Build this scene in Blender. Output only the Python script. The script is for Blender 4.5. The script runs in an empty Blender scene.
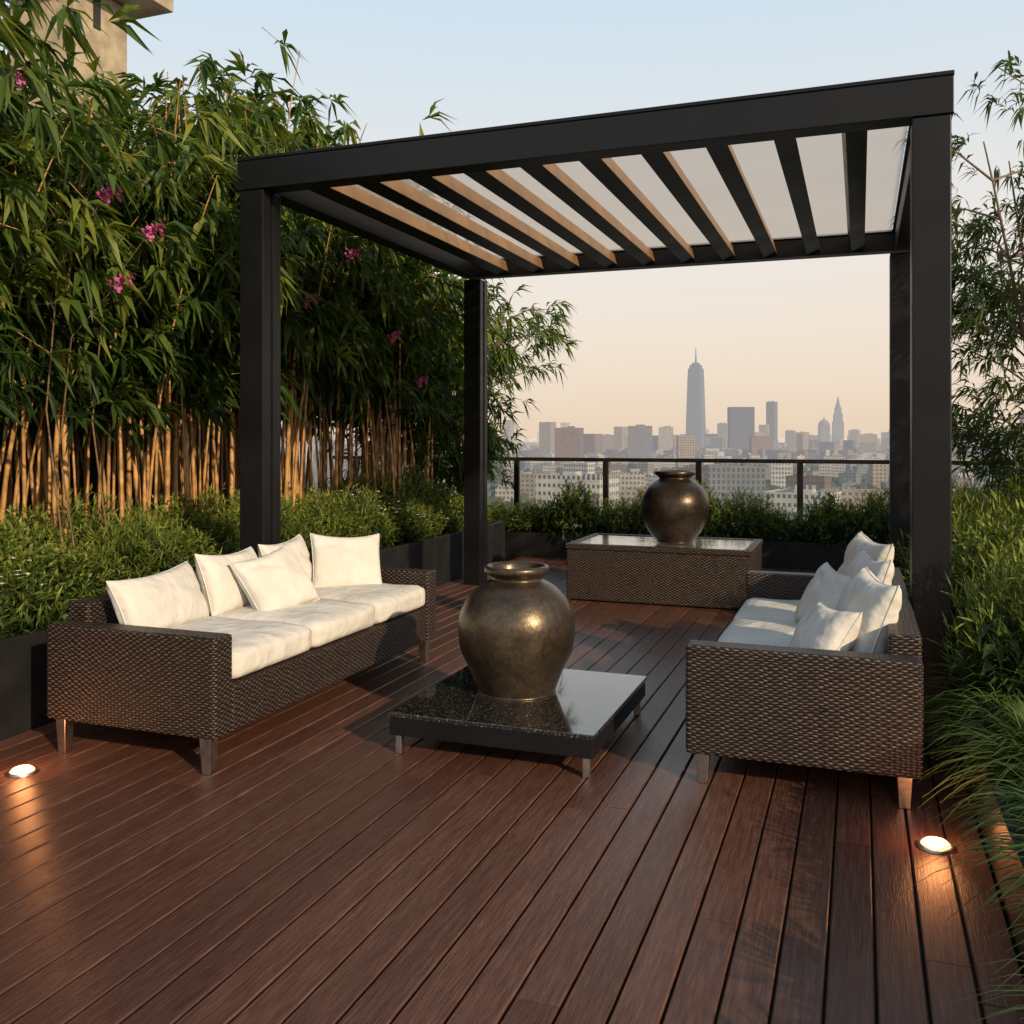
import bpy, bmesh, math, random
import numpy as np
from mathutils import Vector, Matrix
random.seed(7); rng=np.random.default_rng(7)
C=bpy.context.scene.collection
# ---------------------------------------------------------------- node helpers
def newmat(name):
    m=bpy.data.materials.new(name); m.use_nodes=True
    nt=m.node_tree; b=nt.nodes['Principled BSDF']; return m,nt,b
def N(nt,t,**k):
    n=nt.nodes.new(t)
    for a,v in k.items():
        if a=='ins':
            for i,x in v.items(): n.inputs[i].default_value=x
        else: setattr(n,a,v)
    return n
def L(nt,a,b): nt.links.new(a,b)
def M(nt,op,a,b=None,c=None):
    n=nt.nodes.new('ShaderNodeMath'); n.operation=op
    for i,x in enumerate((a,b,c)):
        if x is None: continue
        if isinstance(x,(int,float)): n.inputs[i].default_value=x
        else: nt.links.new(x,n.inputs[i])
    return n.outputs[0]
def ramp(nt,fac,stops):
    r=nt.nodes.new('ShaderNodeValToRGB'); e=r.color_ramp.elements
    while len(e)<len(stops): e.new(0.5)
    for i,(p,c) in enumerate(stops): e[i].position=p; e[i].color=(*c,1)
    nt.links.new(fac,r.inputs[0]); return r.outputs[0]
def noise(nt,vec,scale,detail=4,rough=.5):
    n=N(nt,'ShaderNodeTexNoise',ins={'Scale':scale,'Detail':detail,'Roughness':rough})
    if vec is not None: L(nt,vec,n.inputs['Vector'])
    return n.outputs['Fac']
def bump(nt,b,h,dist,strength=1):
    n=N(nt,'ShaderNodeBump',ins={'Strength':strength,'Distance':dist})
    L(nt,h,n.inputs['Height']); L(nt,n.outputs[0],b.inputs['Normal'])
def simple(name,col,rough=.5,metal=0,nscale=20,var=.25,bmp=.0005,spec=.5):
    m,nt,b=newmat(name); tc=N(nt,'ShaderNodeTexCoord').outputs['Object']
    f=noise(nt,tc,nscale,4)
    c0=tuple(c*(1-var) for c in col); c1=tuple(min(1,c*(1+var)) for c in col)
    L(nt,ramp(nt,f,[(.3,c0),(.7,c1)]),b.inputs['Base Color'])
    L(nt,M(nt,'ADD',M(nt,'MULTIPLY',f,.2),rough-.1),b.inputs['Roughness'])
    b.inputs['Metallic'].default_value=metal
    b.inputs['Specular IOR Level'].default_value=spec
    if bmp: bump(nt,b,noise(nt,tc,nscale*6,2),bmp)
    return m
# ---------------------------------------------------------------- materials
def wicker():
    m,nt,b=newmat('woven_wicker')
    t=N(nt,'ShaderNodeTexCoord'); s=N(nt,'ShaderNodeSeparateXYZ'); L(nt,t.outputs['Object'],s.inputs[0])
    ns=N(nt,'ShaderNodeSeparateXYZ'); L(nt,t.outputs['Normal'],ns.inputs[0])
    top=M(nt,'GREATER_THAN',M(nt,'ABSOLUTE',ns.outputs[2]),.7); side=M(nt,'SUBTRACT',1,top)
    x,y,z=s.outputs
    wob=M(nt,'MULTIPLY',noise(nt,t.outputs['Object'],12,2),.026)
    u=M(nt,'ADD',M(nt,'MULTIPLY',top,x),M(nt,'MULTIPLY',side,M(nt,'ADD',x,y)))
    v=M(nt,'ADD',M(nt,'ADD',M(nt,'MULTIPLY',top,y),M(nt,'MULTIPLY',side,z)),wob)
    p=.0118;q=.040
    vp=M(nt,'DIVIDE',v,p); row=M(nt,'FLOOR',vp)
    st=M(nt,'POWER',M(nt,'ABSOLUTE',M(nt,'SINE',M(nt,'MULTIPLY',vp,math.pi))),.6)
    w=M(nt,'COSINE',M(nt,'ADD',M(nt,'MULTIPLY',M(nt,'ADD',u,M(nt,'MULTIPLY',wob,.5)),2*math.pi/q),M(nt,'MULTIPLY',row,math.pi)))
    h=M(nt,'MULTIPLY',st,M(nt,'ADD',M(nt,'MULTIPLY',w,.45),.55))
    cx=N(nt,'ShaderNodeCombineXYZ'); L(nt,M(nt,'MULTIPLY',u,9),cx.inputs[0]); L(nt,M(nt,'MULTIPLY',row,3.7),cx.inputs[1])
    rn=noise(nt,cx.outputs[0],2,2)
    h2=M(nt,'MULTIPLY',h,M(nt,'ADD',M(nt,'MULTIPLY',rn,1.3),.3))
    L(nt,ramp(nt,h2,[(.05,(.004,.003,.0025)),(.45,(.026,.015,.011)),(.95,(.11,.072,.050))]),b.inputs['Base Color'])
    b.inputs['Roughness'].default_value=.45
    bump(nt,b,h,.006,1); return m
def deckmat():
    m,nt,b=newmat('deck_boards')
    t=N(nt,'ShaderNodeTexCoord').outputs['Object']
    at=N(nt,'ShaderNodeAttribute',attribute_name='tone')
    cx=N(nt,'ShaderNodeCombineXYZ'); L(nt,M(nt,'MULTIPLY',at.outputs['Fac'],30),cx.inputs[1]); L(nt,M(nt,'MULTIPLY',at.outputs['Fac'],7),cx.inputs[2])
    ad=N(nt,'ShaderNodeVectorMath',operation='ADD'); L(nt,t,ad.inputs[0]); L(nt,cx.outputs[0],ad.inputs[1])
    mp=N(nt,'ShaderNodeMapping',ins={'Scale':(34,1.9,10)}); L(nt,ad.outputs[0],mp.inputs[0])
    g=noise(nt,mp.outputs[0],2.2,6,.65)
    mp2=N(nt,'ShaderNodeMapping',ins={'Scale':(150,5,10)}); L(nt,ad.outputs[0],mp2.inputs[0])
    g2=noise(nt,mp2.outputs[0],2.0,3,.6)
    f0=M(nt,'ADD',M(nt,'MULTIPLY',g,.45),M(nt,'MULTIPLY',g2,.55))
    f=M(nt,'ADD',f0,M(nt,'MULTIPLY',M(nt,'SUBTRACT',at.outputs['Fac'],.5),.11))
    L(nt,ramp(nt,f,[(.28,(.030,.013,.009)),(.5,(.088,.038,.025)),(.72,(.18,.088,.058))]),b.inputs['Base Color'])
    big=noise(nt,t,1.1,4)
    L(nt,M(nt,'ADD',M(nt,'MULTIPLY',g2,.25),M(nt,'ADD',M(nt,'MULTIPLY',big,.25),.12)),b.inputs['Roughness'])
    bump(nt,b,f0,.003,.8); return m
def fabric():
    m,nt,b=newmat('cream_fabric')
    t=N(nt,'ShaderNodeTexCoord').outputs['Object']
    n=noise(nt,t,4.5,3,.55); n2=noise(nt,t,260,2)
    L(nt,ramp(nt,n,[(.3,(.56,.54,.50)),(.7,(.64,.62,.58))]),b.inputs['Base Color'])
    b.inputs['Roughness'].default_value=.95; b.inputs['Specular IOR Level'].default_value=.2
    n3=noise(nt,t,13,2,.4)
    h=M(nt,'ADD',M(nt,'MULTIPLY',n2,.05),M(nt,'ADD',M(nt,'MULTIPLY',n,3),M(nt,'MULTIPLY',n3,.8)))
    bump(nt,b,h,.012,1); return m
def bronze(name,dark=1.0):
    m,nt,b=newmat(name)
    t=N(nt,'ShaderNodeTexCoord').outputs['Object']
    a=noise(nt,t,5,6,.7); c=noise(nt,t,46,3,.6)
    f=M(nt,'ADD',M(nt,'MULTIPLY',a,.7),M(nt,'MULTIPLY',c,.3))
    k=dark
    L(nt,ramp(nt,f,[(.3,(.034*k,.026*k,.019*k)),(.5,(.085*k,.064*k,.044*k)),(.72,(.17*k,.13*k,.09*k))]),b.inputs['Base Color'])
    b.inputs['Metallic'].default_value=.7
    L(nt,M(nt,'ADD',M(nt,'MULTIPLY',f,.4),.13),b.inputs['Roughness'])
    bump(nt,b,c,.0022,.6); return m
def leafmat(name,c0,c1,c2,trans=.35):
    m,nt,b=newmat(name)
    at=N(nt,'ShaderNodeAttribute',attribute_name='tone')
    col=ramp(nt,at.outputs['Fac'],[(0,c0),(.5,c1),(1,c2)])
    L(nt,col,b.inputs['Base Color']); b.inputs['Roughness'].default_value=.5
    b.inputs['Specular IOR Level'].default_value=.35
    tr=N(nt,'ShaderNodeBsdfTranslucent')
    mx=N(nt,'ShaderNodeMixRGB',blend_type='MULTIPLY',ins={0:1,2:(1.6,1.5,.6,1)}); L(nt,col,mx.inputs[1]); L(nt,mx.outputs[0],tr.inputs[0])
    ms=N(nt,'ShaderNodeMixShader',ins={0:trans}); L(nt,b.outputs[0],ms.inputs[1]); L(nt,tr.outputs[0],ms.inputs[2])
    L(nt,ms.outputs[0],nt.nodes['Material Output'].inputs[0]); return m
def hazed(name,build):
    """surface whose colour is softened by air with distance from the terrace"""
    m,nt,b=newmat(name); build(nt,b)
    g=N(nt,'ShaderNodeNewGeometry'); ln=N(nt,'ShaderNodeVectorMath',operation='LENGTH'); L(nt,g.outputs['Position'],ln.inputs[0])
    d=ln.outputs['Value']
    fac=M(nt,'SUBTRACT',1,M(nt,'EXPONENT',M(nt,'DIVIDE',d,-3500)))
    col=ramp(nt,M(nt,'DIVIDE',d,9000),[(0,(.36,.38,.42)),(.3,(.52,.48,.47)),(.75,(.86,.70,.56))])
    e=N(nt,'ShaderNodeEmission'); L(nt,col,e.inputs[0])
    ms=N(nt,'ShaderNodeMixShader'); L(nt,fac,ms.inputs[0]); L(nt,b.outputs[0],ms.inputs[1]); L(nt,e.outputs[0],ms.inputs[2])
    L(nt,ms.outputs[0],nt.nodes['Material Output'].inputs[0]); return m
def wallbuild(col,glass=(.07,.08,.10),fh=3.3,fw=2.6,vfrac=.5,hfrac=.45):
    def f(nt,b):
        t=N(nt,'ShaderNodeTexCoord'); s=N(nt,'ShaderNodeSeparateXYZ'); L(nt,t.outputs['Object'],s.inputs[0])
        ns=N(nt,'ShaderNodeSeparateXYZ'); L(nt,t.outputs['Normal'],ns.inputs[0])
        side=M(nt,'LESS_THAN',M(nt,'ABSOLUTE',ns.outputs[2]),.5)
        a=M(nt,'GREATER_THAN',M(nt,'FRACT',M(nt,'DIVIDE',s.outputs[2],fh)),vfrac)
        c=M(nt,'GREATER_THAN',M(nt,'FRACT',M(nt,'DIVIDE',M(nt,'ADD',s.outputs[0],s.outputs[1]),fw)),hfrac)
        k=M(nt,'MULTIPLY',side,M(nt,'MULTIPLY',a,c))
        n=noise(nt,t.outputs['Object'],.15,3)
        base=ramp(nt,n,[(.3,tuple(x*.7 for x in col)),(.7,col)])
        rf=ramp(nt,n,[(.3,(.10,.09,.08)),(.7,(.24,.22,.20))])
        m0=N(nt,'ShaderNodeMixRGB'); L(nt,side,m0.inputs[0]); L(nt,rf,m0.inputs[1]); L(nt,base,m0.inputs[2])
        mx=N(nt,'ShaderNodeMixRGB',ins={2:(*glass,1)}); L(nt,k,mx.inputs[0]); L(nt,m0.outputs[0],mx.inputs[1])
        L(nt,mx.outputs[0],b.inputs['Base Color']); b.inputs['Roughness'].default_value=.7
    return f
WICK=wicker(); DECK=deckmat(); FAB=fabric(); BRZ=bronze('bronze_urn'); BRZ2=bronze('dark_bronze_urn',.65)
BLACK=simple('black_powder_coat',(.006,.0065,.008),.42,0,3,.2,.0002,spec=.3)
GAPM=simple('deck_joist_shadow',(.006,.005,.004),.9)
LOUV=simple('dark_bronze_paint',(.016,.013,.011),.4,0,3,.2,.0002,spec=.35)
TAN=simple('louver_sunlit_side',(.52,.31,.14),.42,0,5,.25,.0004)  # golden sunlight on the louver sides, put into their base colour
STEEL=simple('brushed_steel',(.55,.5,.44),.32,1,30,.1,.0003)
PLANT=simple('charcoal_planter',(.012,.0125,.014),.5,0,6,.25,.0006,spec=.3)
SOIL=simple('dark_soil',(.03,.02,.013),.95,0,30,.5,.01)
CANE=simple('bamboo_cane',(.40,.22,.08),.45,0,9,.5,.001)
BARK=simple('bark',(.16,.10,.06),.8,0,25,.35,.004)
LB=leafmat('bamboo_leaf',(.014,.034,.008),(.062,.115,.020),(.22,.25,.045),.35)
LT=leafmat('light_tree_leaf',(.035,.06,.02),(.08,.125,.04),(.19,.21,.07),.35)
LS=leafmat('shrub_leaf',(.020,.040,.008),(.092,.14,.022),(.24,.27,.055),.25)
LG=leafmat('grass_leaf',(.03,.06,.012),(.10,.16,.032),(.24,.29,.08),.3)
PINK=leafmat('pink_petal',(.42,.06,.26),(.56,.12,.34),(.66,.24,.46),.3)
WHT=leafmat('white_petal',(.6,.6,.52),(.75,.75,.68),(.8,.8,.78),.3)
CONC=simple('tower_concrete',(.36,.30,.21),.85,0,1.2,.3,.02)
DCONC=simple('window_void',(.02,.02,.02),.6)
gm,nt,b=newmat('polished_black_granite'); t=N(nt,'ShaderNodeTexCoord').outputs['Object']
vo=N(nt,'ShaderNodeTexVoronoi',ins={'Scale':150}); L(nt,t,vo.inputs['Vector'])
L(nt,ramp(nt,vo.outputs['Color'],[(.3,(.006,.006,.006)),(.7,(.018,.017,.016)),(.95,(.16,.14,.11))]),b.inputs['Base Color'])
L(nt,M(nt,'MULTIPLY',noise(nt,t,3,3),.12),b.inputs['Roughness']); b.inputs['Coat Weight'].default_value=.6; b.inputs['Coat Roughness'].default_value=.03
GRAN=gm
gm,nt,b=newmat('still_water_glass'); t=N(nt,'ShaderNodeTexCoord').outputs['Object']
b.inputs['Base Color'].default_value=(.6,.58,.55,1); b.inputs['Metallic'].default_value=.8
L(nt,M(nt,'ADD',M(nt,'MULTIPLY',noise(nt,t,3,3),.1),.06),b.inputs['Roughness']); bump(nt,b,noise(nt,t,7,2),.004,.5); GTOP=gm
gm,nt,b=newmat('clear_glass'); tr=N(nt,'ShaderNodeBsdfTransparent',ins={0:(.93,.95,.95,1)}); gl=N(nt,'ShaderNodeBsdfGlossy',ins={'Roughness':.02})
fr=N(nt,'ShaderNodeFresnel',ins={0:1.4}); ms=N(nt,'ShaderNodeMixShader'); L(nt,M(nt,'MULTIPLY',fr.outputs[0],.7),ms.inputs[0]); L(nt,tr.outputs[0],ms.inputs[1]); L(nt,gl.outputs[0],ms.inputs[2])
L(nt,ms.outputs[0],nt.nodes['Material Output'].inputs[0]); GLASS=gm
gm,nt,b=newmat('frosted_roof_sheet'); tr=N(nt,'ShaderNodeBsdfTransparent',ins={0:(.9,.86,.82,1)}); tl=N(nt,'ShaderNodeBsdfTranslucent',ins={0:(.56,.54,.51,1)})
ms=N(nt,'ShaderNodeMixShader',ins={0:.45}); t=N(nt,'ShaderNodeTexCoord').outputs['Object']; L(nt,M(nt,'ADD',M(nt,'MULTIPLY',noise(nt,t,1.5,3),.15),.32),ms.inputs[0])
L(nt,tr.outputs[0],ms.inputs[1]); L(nt,tl.outputs[0],ms.inputs[2]); L(nt,ms.outputs[0],nt.nodes['Material Output'].inputs[0]); FROST=gm
gm,nt,b=newmat('warm_lamp_lens'); b.inputs['Base Color'].default_value=(1,.6,.3,1); b.inputs['Emission Color'].default_value=(1,.50,.2,1); b.inputs['Emission Strength'].default_value=4.5
LENS=gm
# ---------------------------------------------------------------- object helpers
def link(o,parent=None):
    C.objects.link(o)
    if parent is not None: o.parent=parent
    return o
def empty(name,loc,label,cat,group=None,rz=0):
    o=bpy.data.objects.new(name,None); o.location=loc; o.rotation_euler=(0,0,rz); o.empty_display_size=.1
    o['label']=label; o['category']=cat
    if group: o['group']=group
    return link(o)
def meshobj(name,me,mat,parent=None,loc=(0,0,0),rot=(0,0,0)):
    o=bpy.data.objects.new(name,me)
    if mat is not None:
        me.materials.clear(); me.materials.append(mat)
    o.location=loc; o.rotation_euler=rot
    return link(o,parent)
def tag(o,label,cat,group=None):
    o['label']=label; o['category']=cat
    if group:o['group']=group
    return o
def bm_box(bm,x0,x1,y0,y1,z0,z1,bev=0,seg=2):
    vs=[bm.verts.new((x,y,z)) for z in (z0,z1) for y in (y0,y1) for x in (x0,x1)]
    fs=[(0,2,3,1),(4,5,7,6),(0,1,5,4),(2,6,7,3),(0,4,6,2),(1,3,7,5)]
    faces=[bm.faces.new([vs[i] for i in f]) for f in fs]
    if bev>0:
        ed=list({e for f in faces for e in f.edges})
        bmesh.ops.bevel(bm,geom=ed,offset=bev,segments=seg,affect='EDGES',profile=.5)
def boxes(name,lst,mat,parent=None,bev=.004,loc=(0,0,0),rot=(0,0,0),smooth=False):
    me=bpy.data.meshes.new(name); bm=bmesh.new()
    for bx in lst: bm_box(bm,*bx,bev)
    bmesh.ops.recalc_face_normals(bm,faces=bm.faces); bm.to_mesh(me); bm.free()
    if smooth: me.shade_smooth()
    return meshobj(name,me,mat,parent,loc,rot)
def npmesh(name,V,Q,tone=None):
    me=bpy.data.meshes.new(name); V=np.asarray(V,dtype=np.float32); Q=np.asarray(Q,dtype=np.int32)
    me.vertices.add(len(V)); me.vertices.foreach_set('co',V.ravel())
    k=Q.shape[1]; me.loops.add(Q.size); me.loops.foreach_set('vertex_index',Q.ravel())
    me.polygons.add(len(Q)); me.polygons.foreach_set('loop_start',np.arange(0,Q.size,k,dtype=np.int32))
    me.update(calc_edges=True)
    if tone is not None:
        a=me.attributes.new('tone','FLOAT','POINT'); a.data.foreach_set('value',np.asarray(tone,dtype=np.float32))
    return me
def lathe(name,prof,mat,parent,seg=64,loc=(0,0,0)):
    n=len(prof);V=[];Q=[]
    for r,z in prof:
        for i in range(seg):
            a=2*math.pi*i/seg; V.append((r*math.cos(a),r*math.sin(a),z))
    for j in range(n-1):
        for i in range(seg):
            k=(i+1)%seg; Q.append((j*seg+i,j*seg+k,(j+1)*seg+k,(j+1)*seg+i))
    me=npmesh(name,V,Q); me.shade_smooth(); return meshobj(name,me,mat,parent,loc)
def smoothprof(pts,k=6):
    out=[]
    P=[pts[0]]+pts+[pts[-1]]
    for i in range(1,len(P)-2):
        p0,p1,p2,p3=[np.array(P[i+j]) for j in (-1,0,1,2)]
        for s in range(k):
            t=s/k; out.append(tuple(.5*((2*p1)+(-p0+p2)*t+(2*p0-5*p1+4*p2-p3)*t*t+(-p0+3*p1-3*p2+p3)*t**3)))
    out.append(tuple(pts[-1])); return [(max(r,.001),z) for r,z in out]
# ---------------------------------------------------------------- deck
V=[];Q=[];T=[]
x=-3.985; w=.130
prng=random.Random(3)
while x<.42:
    x1=min(x+w-.008,.425)
    if x1-x<.02: break
    y=-2.5-prng.random()*4
    while y<11.08:
        ln=prng.choice([3.0,3.8,4.6,5.4])+prng.random()*.6; y1=min(y+ln,11.09); tn=prng.random()
        if y1>-2.3 and y1-y>.05:
            pr=[(x,-.024),(x,-.004),(x+.004,0),(x1-.004,0),(x1,-.004),(x1,-.024)]
            ya=max(y,-2.3); b0=len(V); dz=prng.uniform(-.0008,.0008)
            for yy in (ya,y1-.004):
                for px,pz in pr: V.append((px,yy,pz+dz)); T.append(tn)
            for i in range(5): Q.append((b0+i,b0+6+i,b0+7+i,b0+i+1))
            Q.append((b0,b0+1,b0+4,b0+5)); Q.append((b0+1,b0+2,b0+3,b0+4))
            Q.append((b0+6,b0+11,b0+10,b0+7)); Q.append((b0+7,b0+10,b0+9,b0+8))
        y=y1
    x+=w
b0=len(V); V+=[(-3.995,-2.3,-.022),(.428,-2.3,-.022),(.428,11.1,-.022),(-3.995,11.1,-.022)]; T+=[0]*4; Q.append((b0,b0+1,b0+2,b0+3))
me=npmesh('deck',V,Q,T); bm=bmesh.new(); bm.from_mesh(me); bmesh.ops.recalc_face_normals(bm,faces=bm.faces); bm.to_mesh(me); bm.free()
me.shade_flat()
dk=meshobj('deck',me,DECK); me.materials.append(GAPM); me.polygons[len(me.polygons)-1].material_index=1; dk['kind']='structure'
# ---------------------------------------------------------------- cushions
def pillow_mesh(w,h,t,seed,n=30):
    r=np.random.default_rng(seed); ph=r.random(8)*6.28
    PN=.055
    V=[];Q=[]
    for side in (1,-1):
        for i in range(n+1):
            for j in range(n+1):
                u=-1+2*i/n; v=-1+2*j/n
                u2=math.sin(u*math.pi/2)*.6+u*.4; v2=math.sin(v*math.pi/2)*.6+v*.4
                X=u2*w/2*(1-PN*(1-v2*v2)*abs(u2)**3); Y=v2*h/2*(1-PN*(1-u2*u2)*abs(v2)**3)
                pr=max(0,(1-u2*u2))*max(0,(1-v2*v2)); z=t/2*pr**.36
                wr=.007*math.sin(5*u2+2.4*v2+ph[0])*math.sin(3*v2-2*u2+ph[1])+.003*math.sin(9*u2*v2+ph[2])
                d=abs(abs(u2)-abs(v2)); cr=-.010*math.exp(-(d/.10)**2)*(abs(u2)*abs(v2))**1.2
                fold=-.014*math.exp(-((v2-.35*math.sin(2*u2+ph[5])-.25)/.12)**2)*(.5+.5*math.sin(3*u2+ph[6]))
                z=z+(wr+cr+fold)*min(1,pr*4)
                Y2=Y-.02*(1-u2*u2)*(v2>0)*v2
                V.append((X,Y2,side*z))
    m=(n+1)**2
    for s in (0,1):
        for i in range(n):
            for j in range(n):
                a=s*m+i*(n+1)+j; q=(a,a+n+1,a+n+2,a+1); Q.append(q if s==0 else q[::-1])
    me=npmesh('pillow',V,Q); bm=bmesh.new(); bm.from_mesh(me); bmesh.ops.remove_doubles(bm,verts=bm.verts,dist=.0004)
    pts=[]
    for k in range(4*n):
        s=k//n; f=-1+2*(k%n)/n; u,v=[(f,-1),(1,f),(-f,1),(-1,-f)][s]
        u2=math.sin(u*math.pi/2)*.6+u*.4; v2=math.sin(v*math.pi/2)*.6+v*.4
        Y=v2*h/2*(1-PN*(1-u2*u2)*abs(v2)**3)-.02*(1-u2*u2)*(v2>0)*v2
        pts.append(Vector((u2*w/2*(1-PN*(1-v2*v2)*abs(u2)**3),Y,0)))
    rings=[]
    for k,p in enumerate(pts):
        tg=(pts[(k+1)%len(pts)]-pts[k-1]).normalized(); nn=Vector((0,0,1)).cross(tg)
        rings.append([bm.verts.new(p+.004*(math.cos(a)*nn+math.sin(a)*Vector((0,0,1)))) for a in [i*math.pi/3 for i in range(6)]])
    for k in range(len(rings)):
        A=rings[k];B=rings[(k+1)%len(rings)]
        for i in range(6): bm.faces.new((A[i],A[(i+1)%6],B[(i+1)%6],B[i]))
    bm.to_mesh(me); bm.free(); me.shade_smooth(); return me
def pillow(loc,w,h,t,facing,lean,roll,seed,label):
    me=pillow_mesh(w,h,t,seed); o=bpy.data.objects.new('throw_pillow',me); me.materials.append(FAB)
    fz=math.radians(facing); ln=math.radians(lean)
    nrm=Vector((math.cos(fz)*math.cos(ln),math.sin(fz)*math.cos(ln),math.sin(ln)))
    right=Vector((-math.sin(fz),math.cos(fz),0)); up=nrm.cross(right)
    R=Matrix((right,up,nrm)).transposed()@Matrix.Rotation(math.radians(roll),3,'Z')
    o.matrix_world=Matrix.Translation(loc)@R.to_4x4()
    tag(o,label,'pillow','cream pillows on the sofas'); return link(o)
def seat_mesh(x0,x1,y0,y1,z0,z1,seed):
    me=bpy.data.meshes.new('seat_cushion'); bm=bmesh.new(); n=14
    w=(x1-x0)/2;d=(y1-y0)/2;h=(z1-z0)/2;cx,cy,cz=(x0+x1)/2,(y0+y1)/2,(z0+z1)/2
    bmesh.ops.create_cube(bm,size=2); bmesh.ops.subdivide_edges(bm,edges=bm.edges,cuts=n,use_grid_fill=True)
    r=.045; ph=seed*1.7
    for v in bm.verts:
        c=v.co; X,Y,Z=c.x*w,c.y*d,c.z*h
        q=Vector((max(-w+r,min(w-r,X)),max(-d+r,min(d-r,Y)),max(-h+r,min(h-r,Z))))
        dv=Vector((X,Y,Z))-q
        if dv.length>1e-6: q=q+dv.normalized()*r
        pf=.024*(1-c.x**2)*(1-c.y**2)*(1 if c.z>0 else 0)*abs(c.z)
        q.z+=pf+.004*math.sin(7*c.x+3*c.y+ph)*max(0,c.z)
        q.x+=.010*(1-c.y**2)*(1-c.z**2)*c.x
        v.co=q+Vector((cx,cy,cz))
    bm.to_mesh(me); bm.free(); me.shade_smooth(); return me
def sofa(name,loc,depth,length,armz,seatz,backz,botz,apron,mirror,label):
    s=-1 if not mirror else 1
    root=empty(name,loc,label,'sofa','wicker outdoor sofas')
    def B(nm,a,b,*r,bev=.014,mat=WICK):
        x0,x1=sorted((s*a,s*b)); return boxes(nm,[(x0,x1,*r)],mat,root,bev=bev)
    at=.13
    B('arm',0,depth-.002,0,at,botz,armz); B('arm',0,depth-.002,length-at,length,botz,armz)
    B('backrest',depth-.13,depth,at+.002,length-at-.002,botz,backz)
    B('seat_base',.008,depth-.132,at+.002,length-at-.002,botz,apron)
    n=3; L0=at+.004; sl=(length-2*at-.008)/n
    for i in range(n):
        x0,x1=sorted((s*.0,s*(depth-.14)))
        me=seat_mesh(x0,x1,L0+i*sl+.005,L0+(i+1)*sl-.005,apron+.002,seatz,i+1); meshobj('seat_cushion',me,FAB,root)
    for a in (.07,depth-.07):
        for y in (.05,length-.05):
            cx=s*a; me=bpy.data.meshes.new('leg'); bm=bmesh.new(); bm_box(bm,cx-.03,cx+.03,y-.03,y+.03,0,botz+.01,.003)
            for v in bm.verts:
                if v.co.z<botz*.5: v.co.x=cx+(v.co.x-cx)*.72; v.co.y=y+(v.co.y-y)*.72
            bm.to_mesh(me); bm.free(); meshobj('leg',me,STEEL,root)
    return root
sofa('wicker_sofa',(-2.65,3.4,0),.97,2.3,.615,.53,.70,.165,.385,False,'long dark brown wicker sofa with cream seats facing the low table')
sofa('wicker_sofa',(-.71,4.07,0),.95,2.45,.60,.44,.68,.13,.30,True,'dark brown wicker sofa beside the planting, back to the hedge')
pl='plump cream pillow leaning on the wicker sofa back'
pillow((-3.34,3.86,.665),.66,.33,.20,6,24,1,1,'wide cream pillow leaning beside the sofa arm')
pillow((-3.36,4.47,.68),.52,.36,.19,2,20,-2,2,pl)
pillow((-3.12,4.54,.675),.42,.39,.19,-20,34,12,3,'square cream pillow tilted in front of the others')
pillow((-3.37,5.04,.68),.48,.37,.18,2,18,2,4,pl)
pillow((-3.12,5.33,.69),.46,.38,.18,-44,22,-3,5,'square cream pillow by the far arm of the sofa')
pillow((-.16,4.50,.585),.38,.33,.18,206,34,3,6,'small cream pillow lying on the wicker sofa seat')
pillow((.02,4.66,.65),.50,.44,.22,196,20,-2,7,pl)
pillow((-.17,5.42,.605),.42,.38,.18,208,28,-4,8,'small cream pillow propped on the wicker sofa seat')
pillow((.02,5.32,.66),.52,.44,.21,194,18,2,9,pl)
pillow((.02,6.0,.68),.56,.46,.21,198,18,-2,10,pl)
# ---------------------------------------------------------------- coffee table
r=empty('coffee_table',(-1.59,4.495,0),'low black coffee table with polished stone top and short legs','table')
boxes('table_top',[(-.505,.505,-.545,.545,.178,.20)],GRAN,r,bev=.004)
boxes('table_body',[(-.497,.497,-.537,.537,.092,.1775)],BLACK,r,bev=.004)
for sx in (-1,1):
    for sy in (-1,1):
        boxes('leg',[(sx*.46-.016,sx*.46+.016,sy*.50-.016,sy*.50+.016,0,.093)],STEEL,r,bev=.003)
def urn(loc,H,R,rim,base,mat,label):
    r=empty('urn',loc,label,'vase')
    k=H/.64
    pts=[(.001,.004),(base*.92,.0),(base,.012*k),(R*.80,.11*k),(R*.955,.21*k),(R,.31*k),(R*.965,.40*k),(R*.82,.485*k),(R*.62,.54*k),(rim*.80,.566*k),(rim*.78,.583*k)]
    lathe('urn_body',smoothprof(pts,6),mat,r,96)
    z0=.583*k
    lip=smoothprof([(rim*.78,z0),(rim*.86,z0+.012*k),(rim*.98,z0+.025*k),(rim,z0+.04*k),(rim*.97,z0+.054*k),(rim*.88,z0+.057*k),(rim*.80,z0+.048*k),(rim*.74,z0+.02*k),(rim*.72,z0-.01*k),(R*.7,.5*k),(R*.9,.4*k),(R*.93,.3*k),(R*.8,.15*k),(.001,.05*k)],5)
    lathe('rim',lip,mat,r,96); return r
urn((-1.655,4.53,.2015),.64,.30,.168,.20,BRZ,'large rounded bronze urn standing on the low black table')
urn((-1.62,8.74,.525),.66,.315,.19,.17,BRZ2,'dark bronze urn standing on the wicker table near the railing')
# ---------------------------------------------------------------- rear wicker table
r=empty('wicker_table',(-1.705,8.755,0),'large boxy dark wicker table with an inset reflective top','table')
boxes('table_body',[(-.825,.825,-.495,.495,.012,.47)],WICK,r,bev=.012)
boxes('rim',[(-.835,.835,-.505,-.435,.472,.522),(-.835,.835,.435,.505,.472,.522),(-.835,-.765,-.433,.433,.472,.522),(.765,.835,-.433,.433,.472,.522)],WICK,r,bev=.008)
boxes('glass_top',[(-.764,.764,-.432,.432,.49,.514)],GTOP,r,bev=.003)
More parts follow.
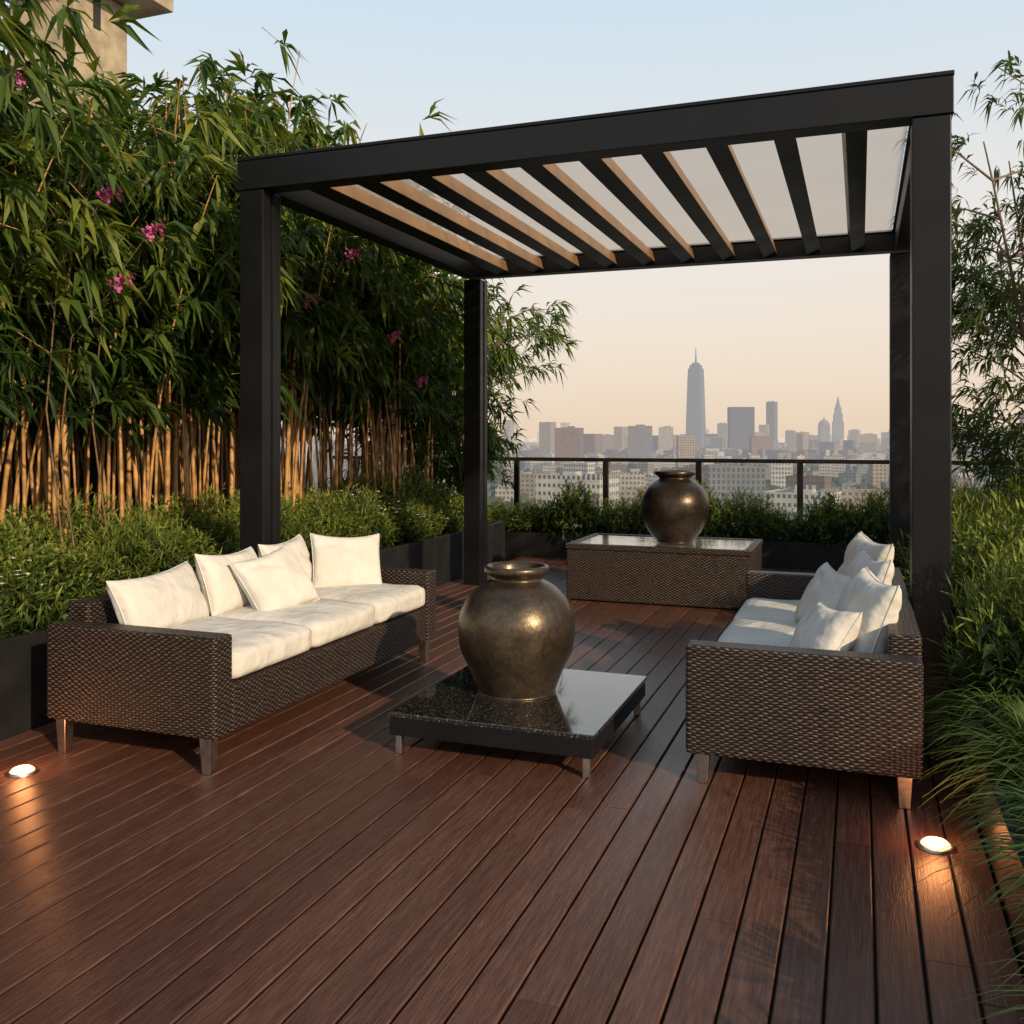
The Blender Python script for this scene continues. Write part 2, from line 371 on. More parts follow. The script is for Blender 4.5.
# ---------------------------------------------------------------- pergola
X0,X1,Y0,Y1=-3.78,.425,5.10,8.98
r=empty('pergola',(0,0,0),'black metal pergola with slatted louver roof over the seating','pergola')
for cx in (X0,X1-.18):
    for cy in (Y0,Y1-.2):
        boxes('post',[(cx,cx+.18,cy,cy+.085,0,3.098),(cx,cx+.18,cy+.115,cy+.2,0,3.0985),(cx+.012,cx+.168,cy+.08,cy+.12,0,3.09)],BLACK,r,bev=.006)
        boxes('base_plate',[(cx-.01,cx+.19,cy-.01,cy+.21,.001,.014)],BLACK,r,bev=.003)
boxes('beam',[(X0-.01,X1+.01,Y0-.01,Y0+.14,3.10,3.285),(X0-.013,X1+.013,Y0-.013,Y0+.16,3.288,3.31)],BLACK,r,bev=.004)
boxes('beam',[(X0-.01,X1+.01,Y1-.14,Y1+.01,3.13,3.285),(X0-.013,X1+.013,Y1-.16,Y1+.013,3.288,3.31)],BLACK,r,bev=.004)
boxes('beam',[(X0-.01,X0+.14,Y0+.143,Y1-.143,3.12,3.285),(X0-.013,X0+.16,Y0+.163,Y1-.163,3.288,3.31)],BLACK,r,bev=.004)
boxes('beam',[(X1-.14,X1+.01,Y0+.143,Y1-.143,3.12,3.285),(X1-.16,X1+.013,Y0+.163,Y1-.163,3.288,3.31)],BLACK,r,bev=.004)
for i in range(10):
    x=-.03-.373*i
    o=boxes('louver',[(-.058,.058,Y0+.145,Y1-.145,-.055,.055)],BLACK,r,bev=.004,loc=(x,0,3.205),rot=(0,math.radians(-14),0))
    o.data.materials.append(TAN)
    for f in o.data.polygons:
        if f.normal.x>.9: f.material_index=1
boxes('roof_sheet',[(X0+.165,X1-.165,Y0+.165,Y1-.165,3.292,3.298)],FROST,r,bev=0)
# ---------------------------------------------------------------- planters
def planter(x0,x1,y0,y1,h,label,t=.05):
    r=empty('planter_box',((x0+x1)/2,(y0+y1)/2,0),label,'planter','charcoal planter boxes')
    a,b=(x1-x0)/2,(y1-y0)/2
    boxes('planter_wall',[(-a,a,-b,-b+t,-.3,h),(-a,a,b-t,b,-.3,h),(-a,-a+t,-b+t+.001,b-t-.001,-.3,h-.001),(a-t,a,-b+t+.001,b-t-.001,-.3,h-.001)],PLANT,r,bev=.005)
    boxes('soil',[(-a+t+.001,a-t-.001,-b+t+.001,b-t-.001,-.28,h-.05)],SOIL,r,bev=0); return r
planter(-7.2,-4.0,-2.3,10.55,.49,'long charcoal planter box filled with shrubs and bamboo')
planter(-7.2,3.2,11.1,12.0,.30,'low charcoal planter box below the glass railing')
planter(.435,3.2,-2.3,10.9,.27,'low charcoal planter box with grasses along the deck edge')
# ---------------------------------------------------------------- foliage
def norm(a): return a/np.maximum(np.linalg.norm(a,axis=1,keepdims=True),1e-6)
def leaves(P,D,Ln,W,tone,droop=.25,fold=.25):
    n=len(P); D=norm(D); up=np.tile([0,0,1.],(n,1)); up+=rng.normal(0,.5,(n,3))
    S=norm(np.cross(D,up)); Nn=np.cross(S,D); Ln=Ln[:,None];W=W[:,None]
    mid=P+D*Ln*.42; tip=P+D*Ln+np.array([0,0,-1.])*Ln*droop
    l=mid+S*W/2+Nn*W*fold; r_=mid-S*W/2+Nn*W*fold
    V=np.stack([P,l,tip,r_,mid],1).reshape(-1,3); i=np.arange(n)[:,None]*5
    Q=np.concatenate([i+[0,4,2,1],i+[0,3,2,4]],0); return V,Q,np.repeat(tone,5)
def merge(parts):
    V=[];Q=[];T=[];o=0
    for v,q,t in parts: V.append(v);Q.append(q+o);T.append(t);o+=len(v)
    return np.concatenate(V),np.concatenate(Q),np.concatenate(T)
def tube(pts,rad,seg=6):
    pts=np.array(pts);n=len(pts);V=[];Q=[]
    for k in range(n):
        d=pts[min(k+1,n-1)]-pts[max(k-1,0)]; d/=np.linalg.norm(d)+1e-9
        a=np.cross(d,[1,.3,0]); a/=np.linalg.norm(a)+1e-9; b=np.cross(d,a)
        for i in range(seg):
            t=2*math.pi*i/seg; V.append(pts[k]+rad[k]*(math.cos(t)*a+math.sin(t)*b))
    for k in range(n-1):
        for i in range(seg): j=(i+1)%seg; Q.append((k*seg+i,k*seg+j,(k+1)*seg+j,(k+1)*seg+i))
    return np.array(V),np.array(Q),np.zeros(len(V))
def sprays(P,out,ll,lw,nl,tone_base,down=-.25):
    n=len(P); PP=np.repeat(P,nl,0); OO=np.repeat(norm(out),nl,0)
    ang=rng.normal(0,.72,(n*nl,3)); D=OO+ang*.85; D[:,2]+=down
    PP=PP+OO*rng.uniform(-.06,.04,(n*nl,1))
    t=np.clip(np.repeat(tone_base,nl)+rng.normal(0,.11,n*nl),0,1)
    return leaves(PP,D,rng.uniform(.7,1.25,n*nl)*ll,rng.uniform(.8,1.2,n*nl)*lw,t,droop=.38)
def bamboo_variant(seed,H=4.6,ncane=16,nspray=480,spread=.42,top=.9,low=1.65,ll=.245,lw=.046,nl=9):
    global rng
    rng=np.random.default_rng(seed); canes=[]; curves=[]
    for i in range(ncane):
        a=rng.random()*6.28; r0=rng.random()**.5*spread; b=np.array([math.cos(a)*r0,math.sin(a)*r0,0]); h=H*rng.uniform(.72,1.0)
        la=rng.random()*6.28; lean=rng.uniform(.15,top); pts=[];rad=[];R=rng.uniform(.011,.025)
        nseg=26
        for k in range(nseg):
            t=k/(nseg-1); p=b+np.array([math.cos(la)*lean*t**2.0,math.sin(la)*lean*t**2.0,h*t-.25*lean*t**4]); pts.append(p)
            rad.append(R*(1-.75*t)*(1.18 if k%2==0 else .94))
        canes.append(tube(pts,rad)); curves.append(np.array(pts))
    P=[];O=[]
    lob=rng.normal(0,1,(16,3))*[.6,.6,.0]+np.stack([np.zeros(16),np.zeros(16),rng.uniform(low+.2,H*.98,16)],1)
    for i in range(nspray):
        c=curves[rng.integers(ncane)]; zt=low+(c[-1][2]-low)*rng.random()**.85
        k=np.argmin(abs(c[:,2]-zt)); p=c[k].copy()
        a=rng.random()*6.28; f=(zt-low)/(H-low); rr=rng.random()**.5*(.85-.5*abs(f-.35))*1.05
        p=p+np.array([math.cos(a)*rr,math.sin(a)*rr,rng.normal(0,.12)-rr*.12])
        if rng.random()<.7:
            q=lob[rng.integers(16)]; p=p*.55+q*.45 if abs(q[2]-p[2])<1.1 else p
        o=np.array([p[0],p[1],0])*.9+rng.normal(0,.5,3); o[2]+=-.05; P.append(p);O.append(o)
    P=np.array(P);O=np.array(O)
    rad_=np.hypot(P[:,0],P[:,1])
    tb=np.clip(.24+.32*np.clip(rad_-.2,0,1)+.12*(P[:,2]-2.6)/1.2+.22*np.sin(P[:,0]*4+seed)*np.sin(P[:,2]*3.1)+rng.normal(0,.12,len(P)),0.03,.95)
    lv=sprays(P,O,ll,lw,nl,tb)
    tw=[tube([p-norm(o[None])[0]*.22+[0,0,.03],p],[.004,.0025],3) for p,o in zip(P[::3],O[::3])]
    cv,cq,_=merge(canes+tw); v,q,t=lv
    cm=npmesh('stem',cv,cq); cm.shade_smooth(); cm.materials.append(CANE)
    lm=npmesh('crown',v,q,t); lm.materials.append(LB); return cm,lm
BV=[bamboo_variant(s) for s in (11,12,13,14)]
def flower_mesh(n,rad,petal,mat,seed,zr=.3):
    global rng
    rng=np.random.default_rng(seed); parts=[]
    for i in range(n):
        c=rng.normal(0,rad,3)*[1,1,zr]
        a=np.arange(5)*2*math.pi/5+rng.random(); D=np.stack([np.cos(a),np.sin(a),np.full(5,.35)],1)
        parts.append(leaves(np.tile(c,(5,1)),D,np.full(5,petal),np.full(5,petal*.8),rng.uniform(0,1,5),droop=.1,fold=.1))
    v,q,t=merge(parts); m=npmesh('blossom',v,q,t); m.materials.append(mat); return m
PF=flower_mesh(7,.022,.034,PINK,5,1)
def bamboo(i,x,y,h,rz,sx=1.0):
    cm,lm=BV[i%4]; r=empty('bamboo_plant',(x,y,.40),'leafy bamboo clump with golden canes in the long planter','bamboo','bamboo clumps along the planter',rz)
    r.scale=(sx,sx,(h-.4)/4.5)
    for nm,me in (('stem',cm),('crown',lm)): link(bpy.data.objects.new(nm,me),r)
hts=[(2.9,4.4),(3.7,4.5),(4.45,4.1),(5.15,4.0),(5.85,4.15),(6.5,4.6),(7.15,5.05),(7.8,4.75),(8.45,4.9),(9.15,4.6),(9.8,3.95),(10.3,3.8)]
for i,(y,h) in enumerate(hts): bamboo(i,-5.35+.22*math.sin(i*2.3),y,h,i*1.37,1.0)
for i,(y,h) in enumerate([(3.4,4.3),(4.6,3.9),(5.9,4.0),(7.2,4.7),(8.4,4.7),(9.6,4.0)]):
    bamboo(i+2,-6.25+.15*math.sin(i*3.1),y,h,i*2.1+.5,1.05)
for (x,y,z) in [(-4.16,4.38,2.92),(-4.16,4.75,2.78),(-4.18,4.50,2.42),(-4.25,3.85,3.45),(-4.2,8.1,2.45),(-4.2,8.7,2.05),(-4.2,6.6,2.6),(-4.2,7.3,3.1)]:
    r=empty('oleander_stem',(x-.30,y,.42),'thin stem with a pink blossom rising through the bamboo leaves','flower','pink blossoms among the bamboo')
    v,q,t=tube([(0,0,0),(-.25,.05,(z-.42)*.5),(-.12,.02,(z-.42)*.85),(.25,0,z-.42)],[.007,.006,.005,.003],5); me=npmesh('stem',v,q); meshobj('stem',me,BARK,r)
    for k in range(2):
        o=link(bpy.data.objects.new('blossom',PF),r); o.location=(.25+.02*k,.04*k,z-.42+.03*k); o.rotation_euler=(0,.9,k)
def shrub_variant(seed,R=.45,H=.6,ns=340,nl=12,ll=.055,lw=.011,mat=None,up=.6):
    global rng
    rng=np.random.default_rng(seed); parts=[]
    a=rng.random(ns)*6.28; rr=rng.random(ns)**.5
    bump_=1+.22*np.sin(a*3+seed)+.12*np.sin(a*5+seed*2)
    tip=np.stack([np.cos(a)*rr*R*bump_,np.sin(a)*rr*R*bump_,H*np.sqrt(np.maximum(0,1-rr**2*.85))*rng.uniform(.68,1.2,ns)],1)
    out=norm(tip*[1,1,.6]+[0,0,up*.4]+rng.normal(0,.25,(ns,3)))
    Ls=rng.uniform(.12,.26,ns)
    P=[];D=[];T=[]
    for k in range(nl):
        f=k/(nl-1); P.append(tip-out*(Ls*(1-f))[:,None]); D.append(out*(.6+.8*f)+rng.normal(0,.55,(ns,3)))
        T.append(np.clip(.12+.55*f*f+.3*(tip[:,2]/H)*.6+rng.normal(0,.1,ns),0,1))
    v,q,t=leaves(np.concatenate(P),np.concatenate(D),rng.uniform(.7,1.3,ns*nl)*ll,np.full(ns*nl,lw),np.concatenate(T),droop=.05)
    parts.append((v,q,t))
    n2=1200; a=rng.random(n2)*6.28; rr=rng.random(n2)**.5*.85; p=np.stack([np.cos(a)*rr*R,np.sin(a)*rr*R,rng.random(n2)*H*.8*np.sqrt(1-rr**2*.8)],1)
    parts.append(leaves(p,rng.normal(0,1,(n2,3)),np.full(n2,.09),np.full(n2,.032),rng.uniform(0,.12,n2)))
    v,q,t=merge(parts); me=npmesh('foliage',v,q,t); me.materials.append(mat or LS); return me
SV=[shrub_variant(21,lw=.013),shrub_variant(22,ll=.05,lw=.018),shrub_variant(23,ll=.08,lw=.010,up=1.2)]
WF=flower_mesh(12,.12,.022,WHT,9,.35)
def shrub(i,x,y,z,s,sz,rz,white=False):
    r=empty('shrub',(x,y,z),'dense green shrub growing in the charcoal planter' if not white else 'green shrub dotted with small white flowers','shrub','clipped shrubs along the planters',rz); r.scale=(s,s,sz)
    link(bpy.data.objects.new('foliage',SV[i%3]),r)
    if white:
        a=-rz-.4
        for k,(rad,zz) in enumerate([(.16,.63),(.34,.50)]):
            o=link(bpy.data.objects.new('blossom',WF),r); o.location=(rad*math.cos(a+k*.5),rad*math.sin(a+k*.5),zz); o.rotation_euler=(0,0,k*2)
k=0
for y in np.arange(2.6,10.4,.47):
    for x in (-4.44,-4.98):
        k+=1; shrub(k,x+random.uniform(-.05,.05),y+random.uniform(-.1,.1),.40,random.uniform(.85,1.05),random.uniform(.7,1.1)*(1.0 if x<-4.6 else .85),k*1.1,white=(x>-4.6 and k in (1,3,5,23,25)))
for x in np.arange(-6.0,3.0,.52):
    k+=1; shrub(k,x+random.uniform(-.06,.06),11.45+random.uniform(-.1,.1),.22,random.uniform(.8,1.1),random.uniform(.6,1.05),k*1.3,white=k%3==0)
for y in np.arange(4.9,10.8,.58):
    for x in (.88,1.5,2.2):
        if (y<7 and x>2) or (y<5.5 and x>1): continue
        k+=1; shrub(k,x+random.uniform(-.05,.05),y,.20,1.05 if x<1 else 1.2,random.uniform(1.0,1.3) if x<1 else random.uniform(1.2,1.5),k*.9)
def grass_variant(seed,n=560,Ln=.5):
    global rng
    rng=np.random.default_rng(seed); a=rng.random(n)*6.28; r0=rng.random(n)**.5*.12; el=rng.uniform(.35,1.5,n); ln=rng.uniform(.6,1.15,n)*Ln
    base=np.stack([np.cos(a)*r0,np.sin(a)*r0,np.zeros(n)],1); D=np.stack([np.cos(a)*np.cos(el),np.sin(a)*np.cos(el),np.sin(el)],1); S=np.stack([-np.sin(a),np.cos(a),np.zeros(n)],1)
    seg=5;V=[];T=[]
    tn=np.clip(rng.normal(.5,.2,n),0,1)
    for k in range(seg+1):
        f=k/seg; p=base+D*(ln*f)[:,None]; p[:,2]-=ln*.55*f**2.2; w=.006*(1-f**2)+.0006
        V+= [p-S*w,p+S*w]; T+=[np.clip(tn*(.35+.8*f),0,1)]*2
    V=np.stack(V,1).reshape(-1,3); T=np.stack(T,1).reshape(-1); m=2*(seg+1); i=np.arange(n)[:,None]*m
    Q=np.concatenate([i+[2*k,2*k+1,2*k+3,2*k+2] for k in range(seg)],0)
    me=npmesh('blades',V,Q,T); me.materials.append(LG); return me
GV=[grass_variant(31),grass_variant(32,Ln=.42)]
for i,(x,y,s) in enumerate([(.72,2.25,.95),(.70,2.75,.85),(.72,3.15,.95),(.70,3.55,.95),(.71,3.95,1.05),(.70,4.35,1.15),(.73,4.75,1.2),(.97,2.9,1.1),(1.0,3.4,1.2),(1.0,3.9,1.3),(1.0,4.4,1.4),(1.35,4.2,1.4),(.70,1.75,.95),(.68,5.3,1.0)]):
    r=empty('ornamental_grass',(x,y,.22),'arching tuft of ornamental grass spilling over the planter edge','grass plant','grass tufts in the planter',i*1.1); r.scale=(s,s,s)
    link(bpy.data.objects.new('blades',GV[i%2]),r)
for (x,y,z) in [(.62,3.55,.74),(.58,3.75,.56),(.66,4.0,.86),(.56,3.3,.52)]:
    r=empty('pale_flower',(x,y,.22),'small pale pink daisy on a thin stem among the grass','flower','pale flowers in the grass')
    v,q,t=tube([(0,0,0),(.01,0,(z-.22)/2),(0,0,z-.22)],[.003,.0025,.002],5); meshobj('stem',npmesh('stem',v,q),LG,r)
    o=link(bpy.data.objects.new('blossom',flower_mesh(2,.012,.020,WHT,int(z*100),.3)),r); o.location=(0,0,z-.22)
def tree(x,y,z,H,R,seed,mat,label,nspray=800,ll=.15,lw=.022,off=(0,0),nl=7):
    global rng
    rng=np.random.default_rng(seed); root=empty('tree',(x,y,z),label,'tree')
    parts=[];ends=[]
    nt_=4
    for s in range(nt_):
        a0=s*6.28/nt_+rng.random(); pts=[];rad=[]
        for k in range(12):
            t=k/11; pts.append((math.cos(a0)*(.06+R*.45*t**1.5)+.04*math.sin(5*t+s)+off[0]*t,math.sin(a0)*(.06+R*.45*t**1.5)+off[1]*t,H*.85*t)); rad.append(.035*(1-.8*t))
        parts.append(tube(pts,rad,7)); pts=np.array(pts)
        for j in range(16):
            t=rng.uniform(.18,1); p=pts[int(t*11)]; a=rng.random()*6.28; ln=R*rng.uniform(.35,.9)*(1.1-.6*abs(t-.5)); e=p+np.array([math.cos(a)*ln,math.sin(a)*ln,ln*rng.uniform(.1,.7)]); m=(p+e)/2+[0,0,.08]
            parts.append(tube([p,m,e],[.013,.009,.004],5)); ends.append((m,e))
    v,q,_=merge(parts); me=npmesh('trunk',v,q); me.shade_smooth(); meshobj('trunk',me,BARK,root)
    P=[];O=[]
    for i in range(nspray):
        m,e=ends[rng.integers(len(ends))]; t=rng.random(); p=m*(1-t)+e*t+rng.normal(0,.13,3); P.append(p); O.append(np.array([p[0]-off[0]*.5,p[1]-off[1]*.5,.1])+rng.normal(0,.4,3))
    P=np.array(P);O=np.array(O); tb=np.clip(.45+.2*np.sin(P[:,0]*5)*np.sin(P[:,2]*4)+rng.normal(0,.12,len(P)),.05,.95)
    v,q,t=sprays(P,O,ll,lw,nl,tb,down=-.15); me=npmesh('crown',v,q,t); meshobj('crown',me,mat,root)
tree(-4.95,11.6,.2,3.7,1.35,41,LB,'slender leafy tree at the corner of the terrace',nspray=800,ll=.22,lw=.034)
tree(-5.8,11.5,.2,3.8,1.3,44,LB,'leafy tree beside the bamboo at the terrace corner',nspray=700,ll=.22,lw=.034)
tree(1.85,10.1,.2,4.85,1.6,42,LT,'airy feathery tree rising from the planter beside the pergola',nspray=1700,ll=.17,lw=.026)
tree(2.0,7.7,.2,4.3,1.0,43,LT,'slim feathery tree growing in the low planter',nspray=700,ll=.17,lw=.024,off=(.4,.1))
w=boxes('privacy_wall',[(-7.32,-7.22,-2.3,10.55,-.3,2.3)],PLANT,None,bev=.005); tag(w,'dark panel wall standing behind the bamboo','wall')
# ---------------------------------------------------------------- railing
r=empty('glass_railing',(0,12.06,0),'glass balustrade with dark bronze top rail along the roof edge','railing')
boxes('top_rail',[(-7.3,3.3,-.035,.035,1.175,1.225)],LOUV,r,bev=.006)
xs=[-6.9,-5.65,-4.4,-3.15,-1.93,-.69,.56,1.81,3.06]
for x in xs: boxes('post',[(x-.036,x+.036,-.03,.03,-.3,1.174)],LOUV,r,bev=.004)
for a,b_ in zip(xs[:-1],xs[1:]): boxes('glass_panel',[(a+.04,b_-.04,-.006,.006,.1,1.15)],GLASS,r,bev=0)
# ---------------------------------------------------------------- deck lights
def lamp(x,y,label,e):
    r=empty('deck_light',(x,y,0),label,'lamp','recessed deck lights')
    lathe('lamp_housing',[(.068,.0005),(.068,.007),(.060,.012),(.050,.011),(.050,.002)],STEEL,r,40)
    lathe('lens',smoothprof([(.049,.004),(.048,.012),(.038,.022),(.018,.027),(.001,.028)],4),LENS,r,32)
    l=bpy.data.lights.new('lamp_glow','POINT'); l.energy=e; l.color=(1,.36,.12); l.shadow_soft_size=.04
    o=bpy.data.objects.new('lamp_glow',l); o.location=(0,0,.10); link(o,r)
lamp(-3.51,3.17,'small round deck light glowing orange by the sofa',2.2)
lamp(.26,3.76,'small round deck light glowing orange at the deck edge',2.2)
# ---------------------------------------------------------------- tower
r=empty('concrete_tower',(-31.4,31,-44.2),'weathered concrete tower with flat overhanging roof','building')
boxes('wall',[(-3.7,0,0,3.1,0,65.3)],CONC,r,bev=.05)
boxes('roof_slab',[(-4.8,1.6,-1.2,4.3,65.35,66.6)],CONC,r,bev=.05)
boxes('window',[(.0,.04,1.05,1.45,63.6,65.1)],DCONC,r,bev=0)
boxes('window',[(.0,.04,1.05,1.45,59.2,60.7)],DCONC,r,bev=0)
w=boxes('terrace_building',[(-7.35,3.35,-2.35,12.12,-45,-.31)],CONC,None,bev=.02); tag(w,'concrete building carrying the roof terrace','building')
# ---------------------------------------------------------------- city
F0=Vector((-.3478,.9376,0)); R0=Vector((.9376,.3478,0)); GZ=-45
def cpos(a,d): p=F0*d+R0*(a*d); return p.x,p.y
def gb(nt,b):
    t=N(nt,'ShaderNodeTexCoord').outputs['Object']; f=noise(nt,t,.012,8,.7)
    L(nt,ramp(nt,f,[(.35,(.05,.07,.035)),(.5,(.12,.11,.09)),(.65,(.20,.18,.16))]),b.inputs['Base Color']); b.inputs['Roughness'].default_value=.9
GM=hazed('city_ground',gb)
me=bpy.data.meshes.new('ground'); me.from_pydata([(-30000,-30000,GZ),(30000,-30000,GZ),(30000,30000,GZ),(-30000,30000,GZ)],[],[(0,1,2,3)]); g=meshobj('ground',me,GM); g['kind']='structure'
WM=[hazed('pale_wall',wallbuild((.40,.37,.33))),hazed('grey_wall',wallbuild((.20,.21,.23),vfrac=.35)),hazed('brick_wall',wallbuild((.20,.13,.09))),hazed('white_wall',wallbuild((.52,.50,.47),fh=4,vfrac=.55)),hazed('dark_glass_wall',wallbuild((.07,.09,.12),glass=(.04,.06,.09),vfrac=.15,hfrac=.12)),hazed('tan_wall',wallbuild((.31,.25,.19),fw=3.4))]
def bgeom(bm,w,d,h,r):
    B=lambda *a: bm_box(bm,*a,0)
    B(-w/2,w/2,-d/2,d/2,0,h)
    if w>9:
        p=.5; B(-w/2,w/2,-d/2,-d/2+p,h+.01,h+1.1);B(-w/2,w/2,d/2-p,d/2,h+.01,h+1.1);B(-w/2,-w/2+p,-d/2+p,d/2-p,h+.01,h+1.1);B(w/2-p,w/2,-d/2+p,d/2-p,h+.01,h+1.1)
    for k in range(r.randint(1,4)):
        a=r.uniform(.12,.3)*w;c=r.uniform(.12,.3)*d;x=r.uniform(-.3,.3)*w;y=r.uniform(-.3,.3)*d; B(x-a/2,x+a/2,y-c/2,y+c/2,h+.02*k+.02,h+r.uniform(1.5,4))
def mkb(a,d,w,dep,top,mi,label,ang=0,name='building',grp=None):
    r=random.Random(int(a*9999+d)); x,y=cpos(a,d); h=top-GZ
    me=bpy.data.meshes.new(name); bm=bmesh.new(); bgeom(bm,w,dep,h,r); bm.to_mesh(me); bm.free()
    o=meshobj(name,me,WM[mi],None,(x,y,GZ),(0,0,ang)); return tag(o,label,'building',grp)
ci=random.Random(5)
BL=['pale flat-roofed city building among other rooftops','grey office block with rows of windows','brown brick apartment block in the city','white low-rise building with wide window bands','dark glass office block in the city','tan stone building with a flat roof']
for (a,d,w,dp,top,mi) in [(.061,1400,38,30,14,2),(.1365,1500,38,30,18,1),(.164,1700,26,25,18,0),(.185,1250,22,20,2,5),(.224,2400,24,24,35,1),(.244,2000,52,30,64,4),(.277,2600,24,22,98,4),(.297,2500,26,25,17,1),(.215,2500,30,20,8,3),(.26,2300,40,25,10,0),(.31,2700,30,25,14,2),(.365,2900,30,22,22,1),(.38,2500,44,25,8,5),(.40,2700,30,20,14,1),(.412,3000,34,25,24,0),(.43,2600,40,25,6,2),(.32,3000,60,25,6,1),(.105,2400,50,25,6,5),(.07,460,34,24,-18,3),(.12,640,26,24,-24,0),(.238,520,30,24,-15,1),(.31,440,30,22,-25,3),(.37,520,40,22,-29,5),(.20,700,26,26,-22,2),(.42,560,26,22,-27,1)]:
    mkb(a,d,w,dp,top,mi,BL[mi],ang=ci.uniform(-.35,.35))
used=[]
for i in range(265):
    for _ in range(30):
        d=560+1700*ci.random()**.9; a=ci.uniform(-.14,.58)
        if all((a*d-u*v)**2+(d-v)**2>26**2 for u,v in used): break
    used.append((a,d)); mi=ci.choice([0,1,2,3,3,5,0,1]); w=ci.uniform(11,28)
    mkb(a,d,w,ci.uniform(10,20),GZ+ci.uniform(6,16)+(9 if ci.random()<.14 else 0),mi,BL[mi],ang=ci.choice([0,.3,.3,-.4])+ci.uniform(-.08,.08),grp='city rooftops')
me=bpy.data.meshes.new('distant_city'); bm=bmesh.new()
for i in range(2300):
    d=1700+6500*ci.random()**1.35; a=ci.uniform(-.25,.68); x,y=cpos(a,d); h=ci.uniform(8,24)
    if ci.random()<.11: h=ci.uniform(28,56)
    if ci.random()<.018: h=ci.uniform(60,92)
    w=ci.uniform(14,42)
    if h>55: w=ci.uniform(16,28)
    i0=len(bm.verts); bm_box(bm,-w/2,w/2,-12,12,0,h,0); bm.verts.ensure_lookup_table()
    Mx=Matrix.Translation((x,y,GZ))@Matrix.Rotation(ci.uniform(-.5,.5),4,'Z')
    for v in bm.verts[i0:]: v.co=Mx@v.co
bm.faces.ensure_lookup_table()
for i,f in enumerate(bm.faces): f.material_index=(i//6*7)%6
bm.to_mesh(me); bm.free()
o=bpy.data.objects.new('distant_city',me); [me.materials.append(m) for m in WM]; link(o); o['kind']='stuff'; o['label']='hazy mass of distant city buildings'; o['category']='city'
def tb_(nt,b):
    t=N(nt,'ShaderNodeTexCoord').outputs['Object']; L(nt,ramp(nt,noise(nt,t,.3,4,.7),[(.35,(.018,.035,.012)),(.65,(.07,.10,.035))]),b.inputs['Base Color']); b.inputs['Roughness'].default_value=.9
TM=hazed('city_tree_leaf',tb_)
ico=bmesh.new(); bmesh.ops.create_icosphere(ico,subdivisions=1,radius=1); IV=np.array([v.co[:] for v in ico.verts]); IQ=np.array([[v.index for v in f.verts] for f in ico.faces]); ico.free()
rng=np.random.default_rng(77); VV=[];QQ=[]
for i in range(3000):
    d=380+2600*rng.random()**1.2; a=rng.uniform(-.16,.62); x,y=cpos(a,d); s=rng.uniform(2.0,5.5)
    v=IV*(1+rng.normal(0,.2,(len(IV),1)))*[s,s,s*.9]+[x,y,GZ+s*.8]; VV.append(v); QQ.append(IQ+len(IV)*i)
me=npmesh('city_trees',np.concatenate(VV),np.concatenate(QQ)); o=meshobj('city_trees',me,TM); o['kind']='stuff'; o['label']='tree canopies scattered between city blocks'; o['category']='trees'
def prism(bm,levels,n,rot=0):
    rings=[]
    for z,w in levels:
        rings.append([bm.verts.new((w*math.cos(rot+2*math.pi*i/n),w*math.sin(rot+2*math.pi*i/n),z)) for i in range(n)])
    for A,B in zip(rings[:-1],rings[1:]):
        for i in range(n): bm.faces.new((A[i],A[(i+1)%n],B[(i+1)%n],B[i]))
    bm.faces.new(rings[-1])
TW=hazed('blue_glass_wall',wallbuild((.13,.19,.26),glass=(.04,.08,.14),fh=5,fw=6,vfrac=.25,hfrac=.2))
def hitower(a,d,parts,label,name='skyscraper'):
    x,y=cpos(a,d); r=empty(name,(x,y,GZ),label,'skyscraper')
    for nm,lv,n,rot in parts:
        me=bpy.data.meshes.new(nm); bm=bmesh.new(); prism(bm,lv,n,rot); bm.to_mesh(me); bm.free(); meshobj(nm,me,TW,r)
q4=math.pi/4
hitower(.196,2600,[('tower_body',[(0,33),(60,31),(200,26),(236,24)],4,q4-.15),('crown',[(236.1,20),(246,19),(246.1,13),(252,12)],4,q4-.15),('spire',[(252.1,3.2),(272,1.8),(295,.7)],6,0)],'tall tapering glass skyscraper with a slim spire')
hitower(.3326,2800,[('tower_body',[(0,20),(80,20)],4,q4+.3),('dome',[(80.1,17),(88,15),(94,11),(99,5),(101,1)],12,0),('spire',[(101,1),(112,.4)],6,0)],'mid-height tower topped by a rounded dome')
hitower(.3475,3000,[('tower_body',[(0,22),(95,22),(95.5,18),(120,18),(120.5,14),(140,13)],4,q4+.2),('spire',[(140.1,9),(152,6),(176,.8)],8,0)],'stepped stone tower with a pointed spire')
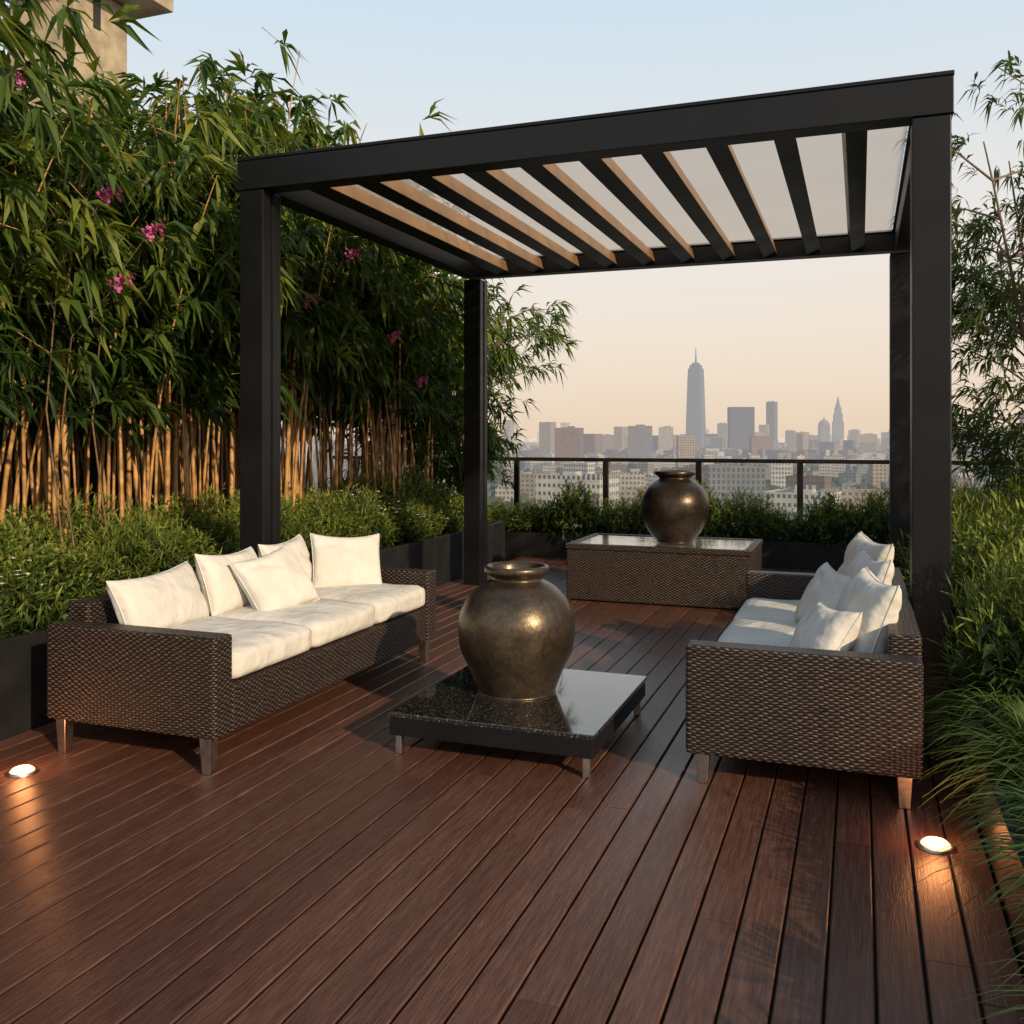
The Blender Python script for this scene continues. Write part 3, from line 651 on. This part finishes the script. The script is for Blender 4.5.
# ---------------------------------------------------------------- light
EL=math.radians(22); az=math.atan2(.83,-.56)
S=Vector((math.sin(az)*math.cos(EL),math.cos(az)*math.cos(EL),math.sin(EL)))
sl=bpy.data.lights.new('sun','SUN'); sl.energy=4.6; sl.angle=math.radians(.8); sl.color=(1,.76,.48)
so=bpy.data.objects.new('sun',sl); so.rotation_euler=S.to_track_quat('Z','Y').to_euler(); so.location=(10,-10,10); link(so)
w=bpy.data.worlds.new('World'); bpy.context.scene.world=w; w.use_nodes=True; nt=w.node_tree; bg=nt.nodes['Background']
sk=nt.nodes.new('ShaderNodeTexSky'); sk.sky_type='NISHITA'; sk.sun_disc=False; sk.sun_elevation=EL; sk.sun_rotation=az; sk.dust_density=2.5; sk.air_density=1.0; sk.ozone_density=1.5
tc=nt.nodes.new('ShaderNodeTexCoord'); sp=nt.nodes.new('ShaderNodeSeparateXYZ'); L(nt,tc.outputs['Generated'],sp.inputs[0])
haze=ramp(nt,sp.outputs[2],[(0,(.88,.69,.52)),(.10,(.93,.79,.65)),(.20,(.90,.84,.77)),(.42,(.66,.80,.90)),(.8,(.30,.42,.58))])
sc_=nt.nodes.new('ShaderNodeMixRGB'); sc_.blend_type='MULTIPLY'; sc_.inputs[0].default_value=1; L(nt,haze,sc_.inputs[1]); sc_.inputs[2].default_value=(10,10,10,1)
mx=nt.nodes.new('ShaderNodeMixRGB'); mx.inputs[0].default_value=.86; L(nt,sk.outputs[0],mx.inputs[1]); L(nt,sc_.outputs[0],mx.inputs[2])
L(nt,mx.outputs[0],bg.inputs[0]); bg.inputs[1].default_value=.106
sc=bpy.context.scene; sc.view_settings.view_transform='Standard'; sc.view_settings.look='None'; sc.view_settings.exposure=0
cd=bpy.data.cameras.new('camera'); cam=bpy.data.objects.new('camera',cd); link(cam); cam.location=(0,0,1.5); cam.rotation_euler=(math.radians(90),0,math.radians(20.35))
cd.lens=32.98; cd.sensor_width=36; cd.shift_y=-75/1024; cd.clip_end=60000; cd.clip_start=.05; sc.camera=cam
